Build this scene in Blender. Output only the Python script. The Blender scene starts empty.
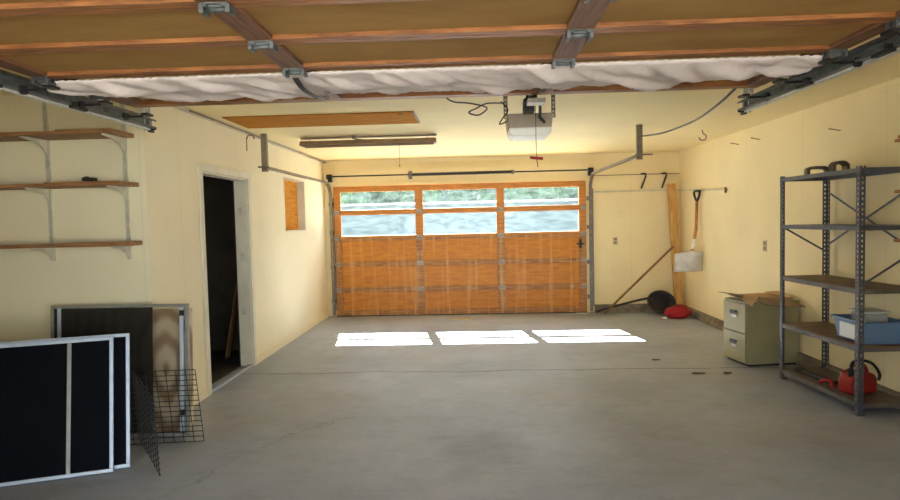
import bpy, bmesh, math, random
from mathutils import Matrix, Vector, noise
R = random.Random(7)
SC = bpy.context.scene
COL = SC.collection
PI = math.pi
# ------------------------------------------------------------------ camera
cam = bpy.data.objects.new('camera', bpy.data.cameras.new('camera')); COL.objects.link(cam)
right = Vector((0.99887252, 0.04137377, -0.0232788)); down = Vector((-0.02123276, -0.04922201, -0.99856215)); fwd = Vector((-0.04246011, 0.99793056, -0.04828804))
m = Matrix.Identity(4)
for i in range(3):
    m[i][0] = right[i]; m[i][1] = -down[i]; m[i][2] = -fwd[i]
m[2][3] = 1.5
cam.matrix_world = m
cam.data.sensor_width = 36; cam.data.lens = 607.88 * 36 / 900; cam.data.clip_end = 300
SC.camera = cam
# ------------------------------------------------------------------ world, sun, exposure
w = bpy.data.worlds.new('sky'); SC.world = w; w.use_nodes = True
nt = w.node_tree; bg = nt.nodes['Background']
bg.inputs[0].default_value = (0.80, 0.90, 1.0, 1); bg.inputs[1].default_value = 1.9
sun = bpy.data.objects.new('sun', bpy.data.lights.new('sun', 'SUN')); COL.objects.link(sun)
sun.data.energy = 23.0; sun.data.angle = math.radians(0.25); sun.data.color = (1.0, 0.97, 0.93)
sun.rotation_euler = Vector((0.20, -1.165, -1.0)).to_track_quat('-Z', 'Y').to_euler(); sun.location = (0, 20, 12)
def portal(loc, sx, sy, aim):
    l = bpy.data.objects.new('daylight_portal', bpy.data.lights.new('daylight_portal', 'AREA')); COL.objects.link(l)
    l.data.shape = 'RECTANGLE'; l.data.size = sx; l.data.size_y = sy; l.data.cycles.is_portal = True
    l.location = loc; l.rotation_euler = Vector(aim).to_track_quat('-Z', 'Y').to_euler()
portal((-0.25, 9.75, 1.65), 3.9, 0.85, (0, -1, 0))
portal((-0.2, 1.25, 1.05), 3.8, 2.1, (0, 1, 0))
SC.view_settings.view_transform = 'Standard'; SC.view_settings.look = 'None'
SC.view_settings.gamma = 1; SC.view_settings.use_curve_mapping = False
SC.view_settings.exposure = 1.85
SC.cycles.max_bounces = 14; SC.cycles.diffuse_bounces = 8; SC.cycles.transparent_max_bounces = 24
SC.cycles.sample_clamp_indirect = 6.0
# ------------------------------------------------------------------ room numbers
D, XL, XR, ZC, LD = 9.66, -2.397, 3.198, 2.492, 4.373
XO, YF = -4.8, 1.30            # far left wall of the wide bay, front wall
# ------------------------------------------------------------------ materials
def lin(c):
    return tuple(((v/255)/12.92 if v/255 <= .04045 else ((v/255+.055)/1.055)**2.4) for v in c)
def mat(name, rgb, rough=.6, metal=0, var=.12, scale=6, stretch=(1, 1, 1), rgb2=None, bump=.0, detail=6, spec=.5):
    m = bpy.data.materials.new(name); m.use_nodes = True
    n = m.node_tree.nodes; l = m.node_tree.links; b = n['Principled BSDF']
    b.inputs['Roughness'].default_value = rough; b.inputs['Metallic'].default_value = metal
    b.inputs['Specular IOR Level'].default_value = spec
    tc = n.new('ShaderNodeTexCoord'); mp = n.new('ShaderNodeMapping'); mp.inputs['Scale'].default_value = stretch
    ns = n.new('ShaderNodeTexNoise'); ns.inputs['Scale'].default_value = scale; ns.inputs['Detail'].default_value = detail; ns.inputs['Roughness'].default_value = .6
    l.new(tc.outputs['Object'], mp.inputs[0]); l.new(mp.outputs[0], ns.inputs['Vector'])
    cr = n.new('ShaderNodeValToRGB'); c = lin(rgb); c2 = lin(rgb2) if rgb2 else tuple(v*(1-var*2) for v in c)
    cr.color_ramp.elements[0].position = .32; cr.color_ramp.elements[1].position = .62
    cr.color_ramp.elements[0].color = (*c2, 1); cr.color_ramp.elements[1].color = (*c, 1)
    l.new(ns.outputs['Fac'], cr.inputs[0]); l.new(cr.outputs[0], b.inputs['Base Color'])
    if bump:
        bp = n.new('ShaderNodeBump'); bp.inputs['Strength'].default_value = bump; bp.inputs['Distance'].default_value = .01
        l.new(ns.outputs['Fac'], bp.inputs['Height']); l.new(bp.outputs[0], b.inputs['Normal'])
    return m
def wood(name, rgb, rgb2, stretch, scale=5, rough=.55, spec=.4):
    return mat(name, rgb, rough, 0, 0, scale, stretch, rgb2, .15, 8, spec)
def wall_mat(name, rgb, horizontal_axis):
    m = mat(name, rgb, .75, 0, .035, 1.3, bump=0, spec=.3)
    n = m.node_tree.nodes; l = m.node_tree.links; b = n['Principled BSDF']
    # faint scuffs and panel seams every 1.22 m
    tc = n['Texture Coordinate']; sx = n.new('ShaderNodeSeparateXYZ'); l.new(tc.outputs['Object'], sx.inputs[0])
    src = b.inputs['Base Color'].links[0].from_socket
    md = n.new('ShaderNodeMath'); md.operation = 'PINGPONG'; md.inputs[1].default_value = .61
    l.new(sx.outputs[horizontal_axis], md.inputs[0])
    lt = n.new('ShaderNodeMath'); lt.operation = 'LESS_THAN'; lt.inputs[1].default_value = .004; l.new(md.outputs[0], lt.inputs[0])
    ns = n.new('ShaderNodeTexNoise'); ns.inputs['Scale'].default_value = 3.5; ns.inputs['Detail'].default_value = 10; ns.inputs['Roughness'].default_value = .75
    l.new(tc.outputs['Object'], ns.inputs['Vector'])
    rp = n.new('ShaderNodeMapRange'); rp.inputs['From Min'].default_value = .60; rp.inputs['From Max'].default_value = .78
    rp.inputs['To Max'].default_value = .30; l.new(ns.outputs['Fac'], rp.inputs['Value'])
    ad = n.new('ShaderNodeMath'); ad.operation = 'MULTIPLY_ADD'; ad.inputs[1].default_value = .22; l.new(lt.outputs[0], ad.inputs[0]); l.new(rp.outputs[0], ad.inputs[2])
    mx = n.new('ShaderNodeMix'); mx.data_type = 'RGBA'; l.new(ad.outputs[0], mx.inputs[0]); l.new(src, mx.inputs[6])
    c = lin(rgb); mx.inputs[7].default_value = (c[0]*.62, c[1]*.56, c[2]*.46, 1); l.new(mx.outputs[2], b.inputs['Base Color'])
    return m
M = {}
M['wall_l'] = wall_mat('cream_paint_lit_left', (243, 231, 198), 1)  # one wall paint; each wall's tint carries the light it receives
M['wall_j'] = wall_mat('cream_paint_lit_alcove', (234, 224, 188), 0)
M['wall_r'] = wall_mat('cream_paint_lit_right', (240, 222, 174), 1)  # yellow of bounced light mixed into the shared wall paint
M['wall_b'] = wall_mat('cream_paint_lit_back', (240, 222, 174), 0)
M['ceil'] = wall_mat('cream_ceiling_paint', (247, 227, 172), 1)
M['white'] = mat('off_white_trim', (226, 219, 196), .5, var=.06)
M['white_dirty'] = mat('worn_white_trim', (214, 208, 184), .55, var=.12, scale=9)
M['steel'] = mat('galvanised_steel', (142, 134, 122), .42, .75, var=.2, scale=25)
M['steel_dark'] = mat('dark_oiled_steel', (62, 60, 60), .45, .6, var=.3, scale=30)
M['steel_bright'] = mat('bright_zinc', (226, 226, 222), .4, .2, var=.15, scale=30)
M['track'] = mat('track_steel', (120, 124, 124), .45, .4, var=.3, scale=18)
M['shelf_grey'] = mat('grey_enamel_steel', (92, 94, 100), .4, .45, var=.15, scale=20)
M['shelf_deck'] = mat('dusty_shelf_steel', (112, 106, 98), .5, .3, rgb2=(74, 66, 58), scale=5, detail=9)
M['shelf_brown'] = wood('worn_particle_board', (120, 92, 66), (78, 58, 42), (1, 3, 1), 5)
M['plyA'] = wood('tan_door_plywood', (172, 134, 80), (154, 116, 66), (1.0, 3, 1), 1.6, .8, .12)
M['railA'] = wood('red_brown_door_rail', (172, 112, 62), (112, 66, 36), (1.5, 18, 8), 4, .5)
M['stileA'] = wood('brown_door_stile', (132, 90, 62), (92, 58, 38), (16, 1.5, 8), 3, .55)
M['black'] = mat('black_rubber', (24, 24, 26), .5, var=.1)
M['blackcord'] = mat('black_cord', (34, 28, 26), .5, var=.1)
M['cloth'] = mat('white_cloth', (230, 214, 208), .9, var=.05, scale=9, bump=.2)
M['shelf_wood'] = wood('shelf_board_wood', (160, 116, 72), (116, 76, 44), (1.2, 14, 10), 4)
M['hatchply'] = wood('hatch_plywood', (190, 130, 50), (172, 110, 36), (1.2, 5, 1), 3, .9, .05)
M['winply'] = wood('window_board_wood', (214, 150, 66), (190, 122, 44), (1, 1.5, 9), 3, .9, .05)
M['orange_wood'] = wood('orange_shelf_wood', (196, 132, 72), (150, 88, 44), (8, 1, 8), 4)
M['post'] = wood('pale_lumber', (206, 164, 96), (172, 124, 62), (9, 9, 1), 3)
M['stick'] = wood('brown_stick', (150, 108, 66), (104, 70, 42), (6, 6, 6), 4)
M['lampgrey'] = mat('dusty_lamp_enamel', (150, 124, 98), .55, var=.15)
M['tube'] = mat('unlit_lamp_tube', (226, 218, 200), .3, var=.03)
M['openerbody'] = mat('opener_grey_brown', (148, 134, 116), .45, .1, var=.08)
M['openerlens'] = mat('opener_light_lens', (232, 230, 222), .35, 0, var=.03)
M['red'] = mat('red_plastic', (150, 18, 20), .4, var=.12)
M['redfab'] = mat('red_fabric', (176, 24, 34), .7, var=.2, scale=14, bump=.4)
M['bagblack'] = mat('dark_coiled_hose', (40, 38, 40), .6, var=.2, scale=12)
M['blue'] = mat('blue_plastic', (92, 122, 158), .4, var=.08)
M['clear'] = mat('cloudy_plastic', (206, 206, 196), .3, var=.05)
M['cab'] = mat('sage_green_enamel', (158, 150, 112), .42, .15, var=.07, scale=4)
M['card'] = mat('brown_cardboard', (188, 156, 116), .8, var=.1, scale=5)
M['card2'] = mat('grey_brown_cardboard', (138, 116, 92), .8, var=.1, scale=5)
M['alu'] = mat('aluminium_frame', (186, 198, 212), .4, .2, var=.08, scale=20)
M['alu_dark'] = mat('bronze_grey_frame', (150, 150, 142), .4, .3, var=.12, scale=20)
M['curb'] = mat('concrete_curb', (150, 136, 112), .85, rgb2=(98, 86, 68), scale=9, detail=9)
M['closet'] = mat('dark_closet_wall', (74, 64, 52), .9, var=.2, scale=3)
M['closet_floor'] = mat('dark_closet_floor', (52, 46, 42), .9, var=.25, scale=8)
M['hasp'] = mat('grey_handle', (60, 60, 58), .4, .6)
M['blade'] = mat('shovel_aluminium', (206, 198, 184), .5, .2, rgb2=(176, 166, 150), scale=7)
M['blackgrip'] = mat('black_grip', (26, 24, 26), .45)
M['bronze'] = mat('brown_bracket_metal', (112, 96, 80), .5, .4, rgb2=(62, 52, 46), scale=20)
M['leafm'] = mat('tree_leaves', (60, 88, 46), .8, rgb2=(28, 46, 26), scale=2.5, detail=8)
M['bark'] = mat('tree_bark', (96, 78, 62), .9, var=.2)
M['fhinge'] = mat('worn_pale_hinge_steel', (176, 166, 150), .5, .2, var=.15, scale=30)
M['sky_block'] = mat('sky_block_boards', (150, 140, 122), .8)  # for the unseen roof and wall added to block sky
M['siding'] = mat('pale_blue_white_siding', (50, 66, 72), .7, var=.06, scale=.8, stretch=(1, 1, 9))
M['roofm'] = mat('grey_roofing', (52, 56, 58), .8, var=.1)
M['yard'] = mat('pale_yard_gravel', (190, 186, 174), .9, var=.12, scale=3)
M['paper'] = mat('white_paper_scrap', (236, 232, 222), .8)
M['mortar'] = mat('wood_scrap', (214, 196, 160), .8)
M['plate'] = mat('ivory_cover_plate', (214, 196, 150), .5)
M['leafdry'] = mat('dry_leaf', (74, 56, 42), .8)
def dark_glass_mesh():
    def mk(name, rgb, alpha):
        m = bpy.data.materials.new(name); m.use_nodes = True
        n = m.node_tree.nodes; l = m.node_tree.links; b = n['Principled BSDF']
        b.inputs['Base Color'].default_value = (*lin(rgb), 1); b.inputs['Roughness'].default_value = .8; b.inputs['Specular IOR Level'].default_value = .12
        tr = n.new('ShaderNodeBsdfTransparent'); mx = n.new('ShaderNodeMixShader'); mx.inputs[0].default_value = alpha
        l.new(tr.outputs[0], mx.inputs[1]); l.new(b.outputs[0], mx.inputs[2]); l.new(mx.outputs[0], n['Material Output'].inputs[0])
        return m
    M['mesh_dark'] = mk('dark_insect_mesh', (6, 9, 16), .93)
    M['mesh_grey'] = mk('grey_insect_mesh', (50, 48, 42), .72)
    M['mesh_light'] = mk('thin_insect_mesh', (90, 84, 72), .18)
    M['clearbox'] = mk('cloudy_clear_plastic', (196, 198, 190), .6)
dark_glass_mesh()
def ply_swirl():
    m = mat('swirl_grain_plywood', (232, 208, 170), .7, 0, 0, 3)
    n = m.node_tree.nodes; l = m.node_tree.links
    wv = n.new('ShaderNodeTexWave'); wv.wave_type = 'RINGS'; wv.rings_direction = 'Y'; wv.inputs['Scale'].default_value = 3.2; wv.inputs['Distortion'].default_value = 6; wv.inputs['Detail'].default_value = 3; wv.inputs['Detail Scale'].default_value = .8
    mp = n['Mapping']; mp.inputs['Scale'].default_value = (1, 1, .45); mp.inputs['Location'].default_value = (-.27, 0, -.20); l.new(mp.outputs[0], wv.inputs['Vector'])
    cr = n['Color Ramp']; cr.color_ramp.elements[0].color = (*lin((170, 138, 100)), 1); cr.color_ramp.elements[0].position = .1; cr.color_ramp.elements[1].position = .8
    l.new(wv.outputs['Fac'], cr.inputs[0]); return m
M['swirl'] = ply_swirl()
def far_door_mat(name, rgb, rgb2, drip, vert=True):
    """orange stained wood with pale vertical drip stains (dried runs of water and paint)"""
    m = mat(name, rgb, .5, 0, 0, 3, (1.5, 1, 7) if vert else (1.2, 1, 14), rgb2, .1, 8)
    n = m.node_tree.nodes; l = m.node_tree.links; b = n['Principled BSDF']; src = b.inputs['Base Color'].links[0].from_socket
    tc = n['Texture Coordinate']; mp = n.new('ShaderNodeMapping'); mp.inputs['Scale'].default_value = (13, 1, .9); l.new(tc.outputs['Object'], mp.inputs[0])
    ns = n.new('ShaderNodeTexNoise'); ns.inputs['Scale'].default_value = 1.0; ns.inputs['Detail'].default_value = 6; l.new(mp.outputs[0], ns.inputs['Vector'])
    rp = n.new('ShaderNodeMapRange'); rp.inputs['From Min'].default_value = .52; rp.inputs['From Max'].default_value = .74; rp.inputs['To Max'].default_value = drip; l.new(ns.outputs['Fac'], rp.inputs['Value'])
    mx = n.new('ShaderNodeMix'); mx.data_type = 'RGBA'; l.new(rp.outputs[0], mx.inputs[0]); l.new(src, mx.inputs[6]); mx.inputs[7].default_value = (*lin((222, 178, 116)), 1)
    l.new(mx.outputs[2], b.inputs['Base Color']); return m
M['plyB'] = far_door_mat('orange_door_panel', (200, 128, 20), (178, 104, 12), .4)
M['frameB'] = far_door_mat('brown_door_frame', (184, 128, 66), (124, 74, 32), .7, False)
M['frameBtop'] = far_door_mat('orange_door_frame', (204, 134, 52), (164, 98, 34), .15, False)
def glass():
    m = bpy.data.materials.new('dusty_window_glass'); m.use_nodes = True
    n = m.node_tree.nodes; l = m.node_tree.links; n.remove(n['Principled BSDF'])
    tr = n.new('ShaderNodeBsdfTransparent'); tr.inputs[0].default_value = (.96, .985, .98, 1)
    tl = n.new('ShaderNodeBsdfTranslucent'); tl.inputs[0].default_value = (.70, .90, .95, 1)
    gl = n.new('ShaderNodeBsdfGlossy'); gl.inputs['Roughness'].default_value = .05
    tc = n.new('ShaderNodeTexCoord'); mp = n.new('ShaderNodeMapping'); mp.inputs['Scale'].default_value = (1.5, 1, 4); ns = n.new('ShaderNodeTexNoise'); ns.inputs['Scale'].default_value = 4; ns.inputs['Detail'].default_value = 8
    l.new(tc.outputs['Object'], mp.inputs[0]); l.new(mp.outputs[0], ns.inputs['Vector'])
    rp = n.new('ShaderNodeMapRange'); rp.inputs['From Min'].default_value = .35; rp.inputs['From Max'].default_value = .7; rp.inputs['To Min'].default_value = .004; rp.inputs['To Max'].default_value = .017; l.new(ns.outputs['Fac'], rp.inputs['Value'])
    a = n.new('ShaderNodeMixShader'); l.new(rp.outputs[0], a.inputs[0]); l.new(tr.outputs[0], a.inputs[1]); l.new(tl.outputs[0], a.inputs[2])
    c = n.new('ShaderNodeMixShader'); c.inputs[0].default_value = .012; l.new(a.outputs[0], c.inputs[1]); l.new(gl.outputs[0], c.inputs[2])
    l.new(c.outputs[0], n['Material Output'].inputs[0]); return m
M['glass'] = glass()
def floor_mat():
    m = mat('worn_concrete_floor', (166, 174, 190), .5, 0, 0, .7, rgb2=(140, 146, 158), detail=10, bump=.0)
    n = m.node_tree.nodes; l = m.node_tree.links; b = n['Principled BSDF']; src = b.inputs['Base Color'].links[0].from_socket
    tc = n['Texture Coordinate']
    def noise_(scale, det, st=(1, 1, 1), rough=.6):
        mp = n.new('ShaderNodeMapping'); mp.inputs['Scale'].default_value = st; l.new(tc.outputs['Object'], mp.inputs[0])
        a = n.new('ShaderNodeTexNoise'); a.inputs['Scale'].default_value = scale; a.inputs['Detail'].default_value = det; a.inputs['Roughness'].default_value = rough
        l.new(mp.outputs[0], a.inputs['Vector']); return a.outputs['Fac']
    def mr(s, a, b_, c=0, d=1):
        r = n.new('ShaderNodeMapRange'); r.inputs['From Min'].default_value = a; r.inputs['From Max'].default_value = b_; r.inputs['To Min'].default_value = c; r.inputs['To Max'].default_value = d; l.new(s, r.inputs['Value']); return r.outputs[0]
    def mix(f, s, col):
        x = n.new('ShaderNodeMix'); x.data_type = 'RGBA'; l.new(f, x.inputs[0]); l.new(s, x.inputs[6]); x.inputs[7].default_value = (*lin(col), 1); return x.outputs[2]
    def math_(op, a, b_=None, c=None):
        x = n.new('ShaderNodeMath'); x.operation = op
        for i, v in enumerate((a, b_, c)):
            if v is None: continue
            if isinstance(v, (int, float)): x.inputs[i].default_value = v
            else: l.new(v, x.inputs[i])
        return x.outputs[0]
    s = mix(mr(noise_(.55, 6), .52, .68, 0, .50), src, (160, 146, 128))      # tan dust blotches
    s = mix(mr(noise_(3.4, 12, (1, 1.6, 1), .78), .50, .72, 0, .38), s, (104, 102, 104))   # grime
    s = mix(mr(noise_(7, 10, (1, 2.5, 1), .78), .55, .72, 0, .40), s, (206, 204, 198)) # pale scuffs
    sx = n.new('ShaderNodeSeparateXYZ'); l.new(tc.outputs['Object'], sx.inputs[0])
    # oil stain where cars stood
    dx = math_('SUBTRACT', sx.outputs[0], .02); dy = math_('SUBTRACT', sx.outputs[1], 3.95)
    dd = math_('SQRT', math_('ADD', math_('MULTIPLY', dx, dx), math_('MULTIPLY', math_('MULTIPLY', dy, dy), .45)))
    dd = math_('ADD', dd, math_('MULTIPLY', noise_(5, 6), .5))
    s = mix(mr(dd, .35, .62, .32, 0), s, (92, 90, 92))
    # cracks
    cx = math_('ADD', sx.outputs[1], math_('MULTIPLY', noise_(1.4, 8), -.22))
    c1 = mr(math_('ABSOLUTE', math_('SUBTRACT', cx, 5.88)), .005, .016, .85, 0)
    cy = math_('ADD', sx.outputs[0], math_('MULTIPLY', noise_(1.2, 8), -.9))
    c2 = mr(math_('ABSOLUTE', math_('SUBTRACT', math_('ADD', cy, math_('MULTIPLY', sx.outputs[1], -.55)), -4.05)), .003, .010, .38, 0)
    ymask = mr(sx.outputs[1], 4.6, 4.7, 1, 0)
    c2 = math_('MULTIPLY', c2, ymask)
    s = mix(c1, s, (70, 66, 62)); s = mix(c2, s, (78, 74, 70))
    l.new(s, b.inputs['Base Color'])
    l.new(mr(noise_(6, 8), .35, .65, .46, .54), b.inputs['Roughness']); b.inputs['Specular IOR Level'].default_value = .5
    return m
M['floor'] = floor_mat()

# ------------------------------------------------------------------ geometry helpers
BASE = {}
def box(bm, x0, x1, y0, y1, z0, z1, mtx=None):
    r = bmesh.ops.create_cube(bm, size=1)['verts']
    for v in r:
        v.co = Vector(((x0+x1)/2 + v.co.x*(x1-x0), (y0+y1)/2 + v.co.y*(y1-y0), (z0+z1)/2 + v.co.z*(z1-z0)))
        if mtx: v.co = mtx @ v.co
    return r
def bar(bm, a, b, w_, h_, up=(0, 0, 1)):
    a = Vector(a); b = Vector(b); d = (b-a); L = d.length; d.normalize(); u = Vector(up)
    s = d.cross(u)
    if s.length < 1e-4: s = d.cross(Vector((1, 0, 0)))
    s.normalize(); u = s.cross(d).normalized()
    mt = Matrix((( *s, 0), (*d, 0), (*u, 0), (0, 0, 0, 1))).transposed(); mt.translation = (a+b)/2
    return box(bm, -w_/2, w_/2, -L/2, L/2, -h_/2, h_/2, mt)
def tube(bm, pts, r, seg=8, closed=False):
    pts = [Vector(p) for p in pts]; rings = []; N = len(pts); prev = None
    for i, p in enumerate(pts):
        a = pts[(i-1) % N] if (closed or i > 0) else p; b = pts[(i+1) % N] if (closed or i < N-1) else p
        d = (b-a).normalized()
        if prev is None:
            u = Vector((0, 0, 1)) if abs(d.z) < .9 else Vector((1, 0, 0)); u = (u - d*u.dot(d)).normalized()
        else:
            u = (prev - d*prev.dot(d)).normalized()
        prev = u; s = d.cross(u); rr = r[i] if isinstance(r, (list, tuple)) else r
        rings.append([bm.verts.new(p + (u*math.cos(2*PI*k/seg) + s*math.sin(2*PI*k/seg))*rr) for k in range(seg)])
    rng = range(N if closed else N-1)
    for i in rng:
        A, B = rings[i], rings[(i+1) % N]
        for k in range(seg): bm.faces.new((A[k], A[(k+1) % seg], B[(k+1) % seg], B[k]))
    if not closed: bm.faces.new(rings[0][::-1]); bm.faces.new(rings[-1])
def spline(pts, n=8, closed=False):
    P = [Vector(p) for p in pts]; out = []; N = len(P)
    for i in range(N if closed else N-1):
        g = lambda k: P[k % N] if closed else P[max(0, min(N-1, k))]
        p0, p1, p2, p3 = g(i-1), g(i), g(i+1), g(i+2)
        for j in range(n):
            t = j/n; out.append(.5*((2*p1)+(-p0+p2)*t+(2*p0-5*p1+4*p2-p3)*t*t+(-p0+3*p1-3*p2+p3)*t**3))
    if not closed: out.append(P[-1])
    return out
def prism(bm, poly, a, b, mtx=None):
    """extrude a 2D polygon (u,v) from depth a to b along local z; mtx places it"""
    mtx = mtx or Matrix.Identity(4)
    A = [bm.verts.new(mtx @ Vector((p[0], p[1], a))) for p in poly]; B = [bm.verts.new(mtx @ Vector((p[0], p[1], b))) for p in poly]
    n = len(poly); bm.faces.new(A[::-1]); bm.faces.new(B)
    for i in range(n): bm.faces.new((A[i], A[(i+1) % n], B[(i+1) % n], B[i]))
def mat_axes(o, x, y, z):
    mt = Matrix((( *Vector(x).normalized(), 0), (*Vector(y).normalized(), 0), (*Vector(z).normalized(), 0), (0, 0, 0, 1))).transposed(); mt.translation = Vector(o); return mt
def obj(name, bm, m_, parent=None, smooth=False, bevel=0, label=None):
    """geometry is given in world coordinates; it is moved into the parent's own space"""
    bmesh.ops.recalc_face_normals(bm, faces=bm.faces)
    base = BASE.get(parent, Matrix.Identity(4))
    if parent is None:
        pass
    bm.transform(base.inverted())
    me = bpy.data.meshes.new(name); bm.to_mesh(me); bm.free()
    if smooth:
        for p in me.polygons: p.use_smooth = True
    me.materials.append(M[m_] if isinstance(m_, str) else m_)
    o = bpy.data.objects.new(name, me); COL.objects.link(o); o.parent = parent
    BASE[o] = base
    if bevel:
        b = o.modifiers.new('bevel', 'BEVEL'); b.width = bevel; b.segments = 2; b.limit_method = 'ANGLE'
    if label: o['label'] = label
    return o
def thing(name, label, cat, loc=(0, 0, 0), rotz=0, group=None, mtx=None):
    o = bpy.data.objects.new(name, None); COL.objects.link(o); o.empty_display_size = .1
    mt = mtx or (Matrix.Translation(loc) @ Matrix.Rotation(rotz, 4, 'Z'))
    o.matrix_world = mt; BASE[o] = mt
    o['label'] = label; o['category'] = cat
    if group: o['group'] = group
    return o
def tag(o, label, cat, group=None):
    """a thing that is one mesh: put its origin at its base"""
    me = o.data; xs = [v.co for v in me.vertices]
    c = Vector((sum(v.x for v in xs)/len(xs), sum(v.y for v in xs)/len(xs), min(v.z for v in xs)))
    me.transform(Matrix.Translation(-c)); o.location = c; BASE[o] = Matrix.Translation(c)
    o['label'] = label; o['category'] = cat
    if group: o['group'] = group
    return o
def struct(name, bm, m_, parent=None, **k):
    o = obj(name, bm, m_, parent, **k)
    if parent is None: o['kind'] = 'structure'
    return o
def NB(): return bmesh.new()
def one(name, m_, *boxes, **k):
    bm = NB()
    for b in boxes: box(bm, *b)
    return bm

# ================================================================== SETTING
def sbox(name, m_, *boxes, parent=None, **k):
    return struct(name, one(name, m_, *boxes), m_, parent, **k)
sbox('floor', 'floor', (-4.95, 3.35, YF-.1, D+.1, -.15, 0))
sbox('ground', 'yard', (-40, 40, D+.1, 70, -.2, -.02), (-40, 40, -30, YF-.1, -.2, -.02))
sbox('ceiling', 'ceil', (-4.95, 3.35, YF-.1, D+.1, ZC, ZC+.12))
T = .13
dY0, dY1, dZ = 5.27, 6.33, 1.985         # left doorway
wY0, wY1, wZ0, wZ1 = 7.57, 8.50, 1.405, 2.105
sbox('wall_left', 'wall_l', (XL-T, XL, LD, dY0, 0, ZC), (XL-T, XL, dY0, dY1, dZ, ZC), (XL-T, XL, dY1, wY0, 0, ZC),
     (XL-T, XL, wY0, wY1, 0, wZ0), (XL-T, XL, wY0, wY1, wZ1, ZC), (XL-T, XL, wY1, D, 0, ZC))
sbox('wall_alcove', 'wall_j', (XO, XL-T, LD-.003, LD+T, 0, ZC), (XL-T, XL, LD-.003, LD, 0, ZC))
sbox('wall_outer_left', 'wall_j', (XO-.13, XO, YF, D+.1, 0, ZC))
sbox('wall_right', 'wall_r', (XR, XR+.13, YF-.1, D+.1, 0, ZC))
ox0, ox1, oz = -2.17, 1.66, 2.055
sbox('wall_back', 'wall_b', (XO, ox0, D, D+.05, 0, ZC), (ox1, XR, D, D+.05, 0, ZC), (ox0, ox1, D, D+.05, oz, ZC))
sbox('wall_front', 'wall_j', (XO, -2.12, YF-.1, YF, 0, ZC), (1.72, XR, YF-.1, YF, 0, ZC), (-2.12, 1.72, YF-.1, YF, 2.25, ZC))
# closet behind the doorway
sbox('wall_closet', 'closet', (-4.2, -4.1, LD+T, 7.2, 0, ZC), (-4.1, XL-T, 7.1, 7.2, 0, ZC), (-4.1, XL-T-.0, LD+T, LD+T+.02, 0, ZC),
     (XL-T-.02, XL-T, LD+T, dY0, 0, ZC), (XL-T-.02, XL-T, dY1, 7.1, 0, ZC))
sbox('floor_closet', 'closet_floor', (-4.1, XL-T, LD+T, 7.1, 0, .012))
# door casing
d1 = bpy.data.objects.new('door_1', None); COL.objects.link(d1); d1.location = (XL, (dY0+dY1)/2, 0); d1['kind'] = 'structure'; BASE[d1] = Matrix.Translation(d1.location)
cw = .065
sbox('casing', 'white', (XL, XL+.018, dY0-cw, dY0, 0, dZ+cw), (XL, XL+.018, dY1, dY1+cw, 0, dZ+cw), (XL, XL+.024, dY0-cw-.02, dY1+cw+.02, dZ, dZ+cw), parent=d1, bevel=.003)
sbox('jamb', 'white', (XL-T, XL, dY0, dY0+.015, 0, dZ), (XL-T, XL, dY1-.015, dY1, 0, dZ), (XL-T, XL, dY0, dY1, dZ-.015, dZ), parent=d1)
sbox('threshold', 'alu', (XL-.05, XL-.01, dY0+.015, dY1-.015, 0, .018), parent=d1)
for z in (.55, 1.12, 1.6):
    sbox('hinge_plate', 'white_dirty', (XL-.09, XL-.05, dY1-.019, dY1-.015, z, z+.09), parent=d1)
# boarded window
w1 = bpy.data.objects.new('window_1', None); COL.objects.link(w1); w1.location = (XL, (wY0+wY1)/2, wZ0); w1['kind'] = 'structure'; BASE[w1] = Matrix.Translation(w1.location)
sbox('window_board', 'winply', (XL-.115, XL-.10, wY0+.015, wY1-.015, wZ0+.015, wZ1-.015), parent=w1, label='brown plywood board closing the window opening')
sbox('window_reveal', 'white', (XL-.10, XL+.006, wY0, wY0+.015, wZ0, wZ1), (XL-.10, XL+.006, wY1-.015, wY1, wZ0, wZ1), (XL-.10, XL+.006, wY0, wY1, wZ1-.015, wZ1), (XL-.10, XL+.006, wY0, wY1, wZ0, wZ0+.015), parent=w1)
bm = NB(); tube(bm, [(XL-.101, 7.83, 1.97), (XL-.096, 7.83, 1.97)], .022, 10); sbox_knot = struct('knot_hole', bm, 'black', w1)
# trims and curbs
sbox('trim_1', 'white_dirty', (XL, XL+.028, LD, D, ZC-.035, ZC))
sbox('trim_2', 'wall_b', (XL, 1.95, D-.018, D, ZC-.045, ZC), (XL, 1.95, D-.03, D, 2.085, 2.125))
sbox('trim_3', 'wall_b', (-2.30, -2.22, D-.022, D, 2.125, ZC-.045), (-1.02, -.90, D-.022, D, 2.125, ZC-.045), (1.70, 1.80, D-.022, D, 2.125, ZC-.045))
sbox('baseboard_left', 'wall_l', (XL, XL+.012, dY1+cw, D, 0, .07), (XL, XL+.012, LD, dY0-cw, 0, .07))
sbox('baseboard_right', 'curb', (XR-.05, XR, YF, D, 0, .115))
sbox('baseboard_back', 'curb', (1.86, XR-.05, D-.05, D, 0, .12))
# thin pipe in the left ceiling corner
bm = NB(); tube(bm, [(XL+.05, 5.0, ZC-.03), (XL+.05, D-.03, ZC-.03)], .008)
tag(obj('conduit_pipe', bm, 'lampgrey', smooth=True), 'thin conduit pipe running along the left ceiling corner', 'pipe')

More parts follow.
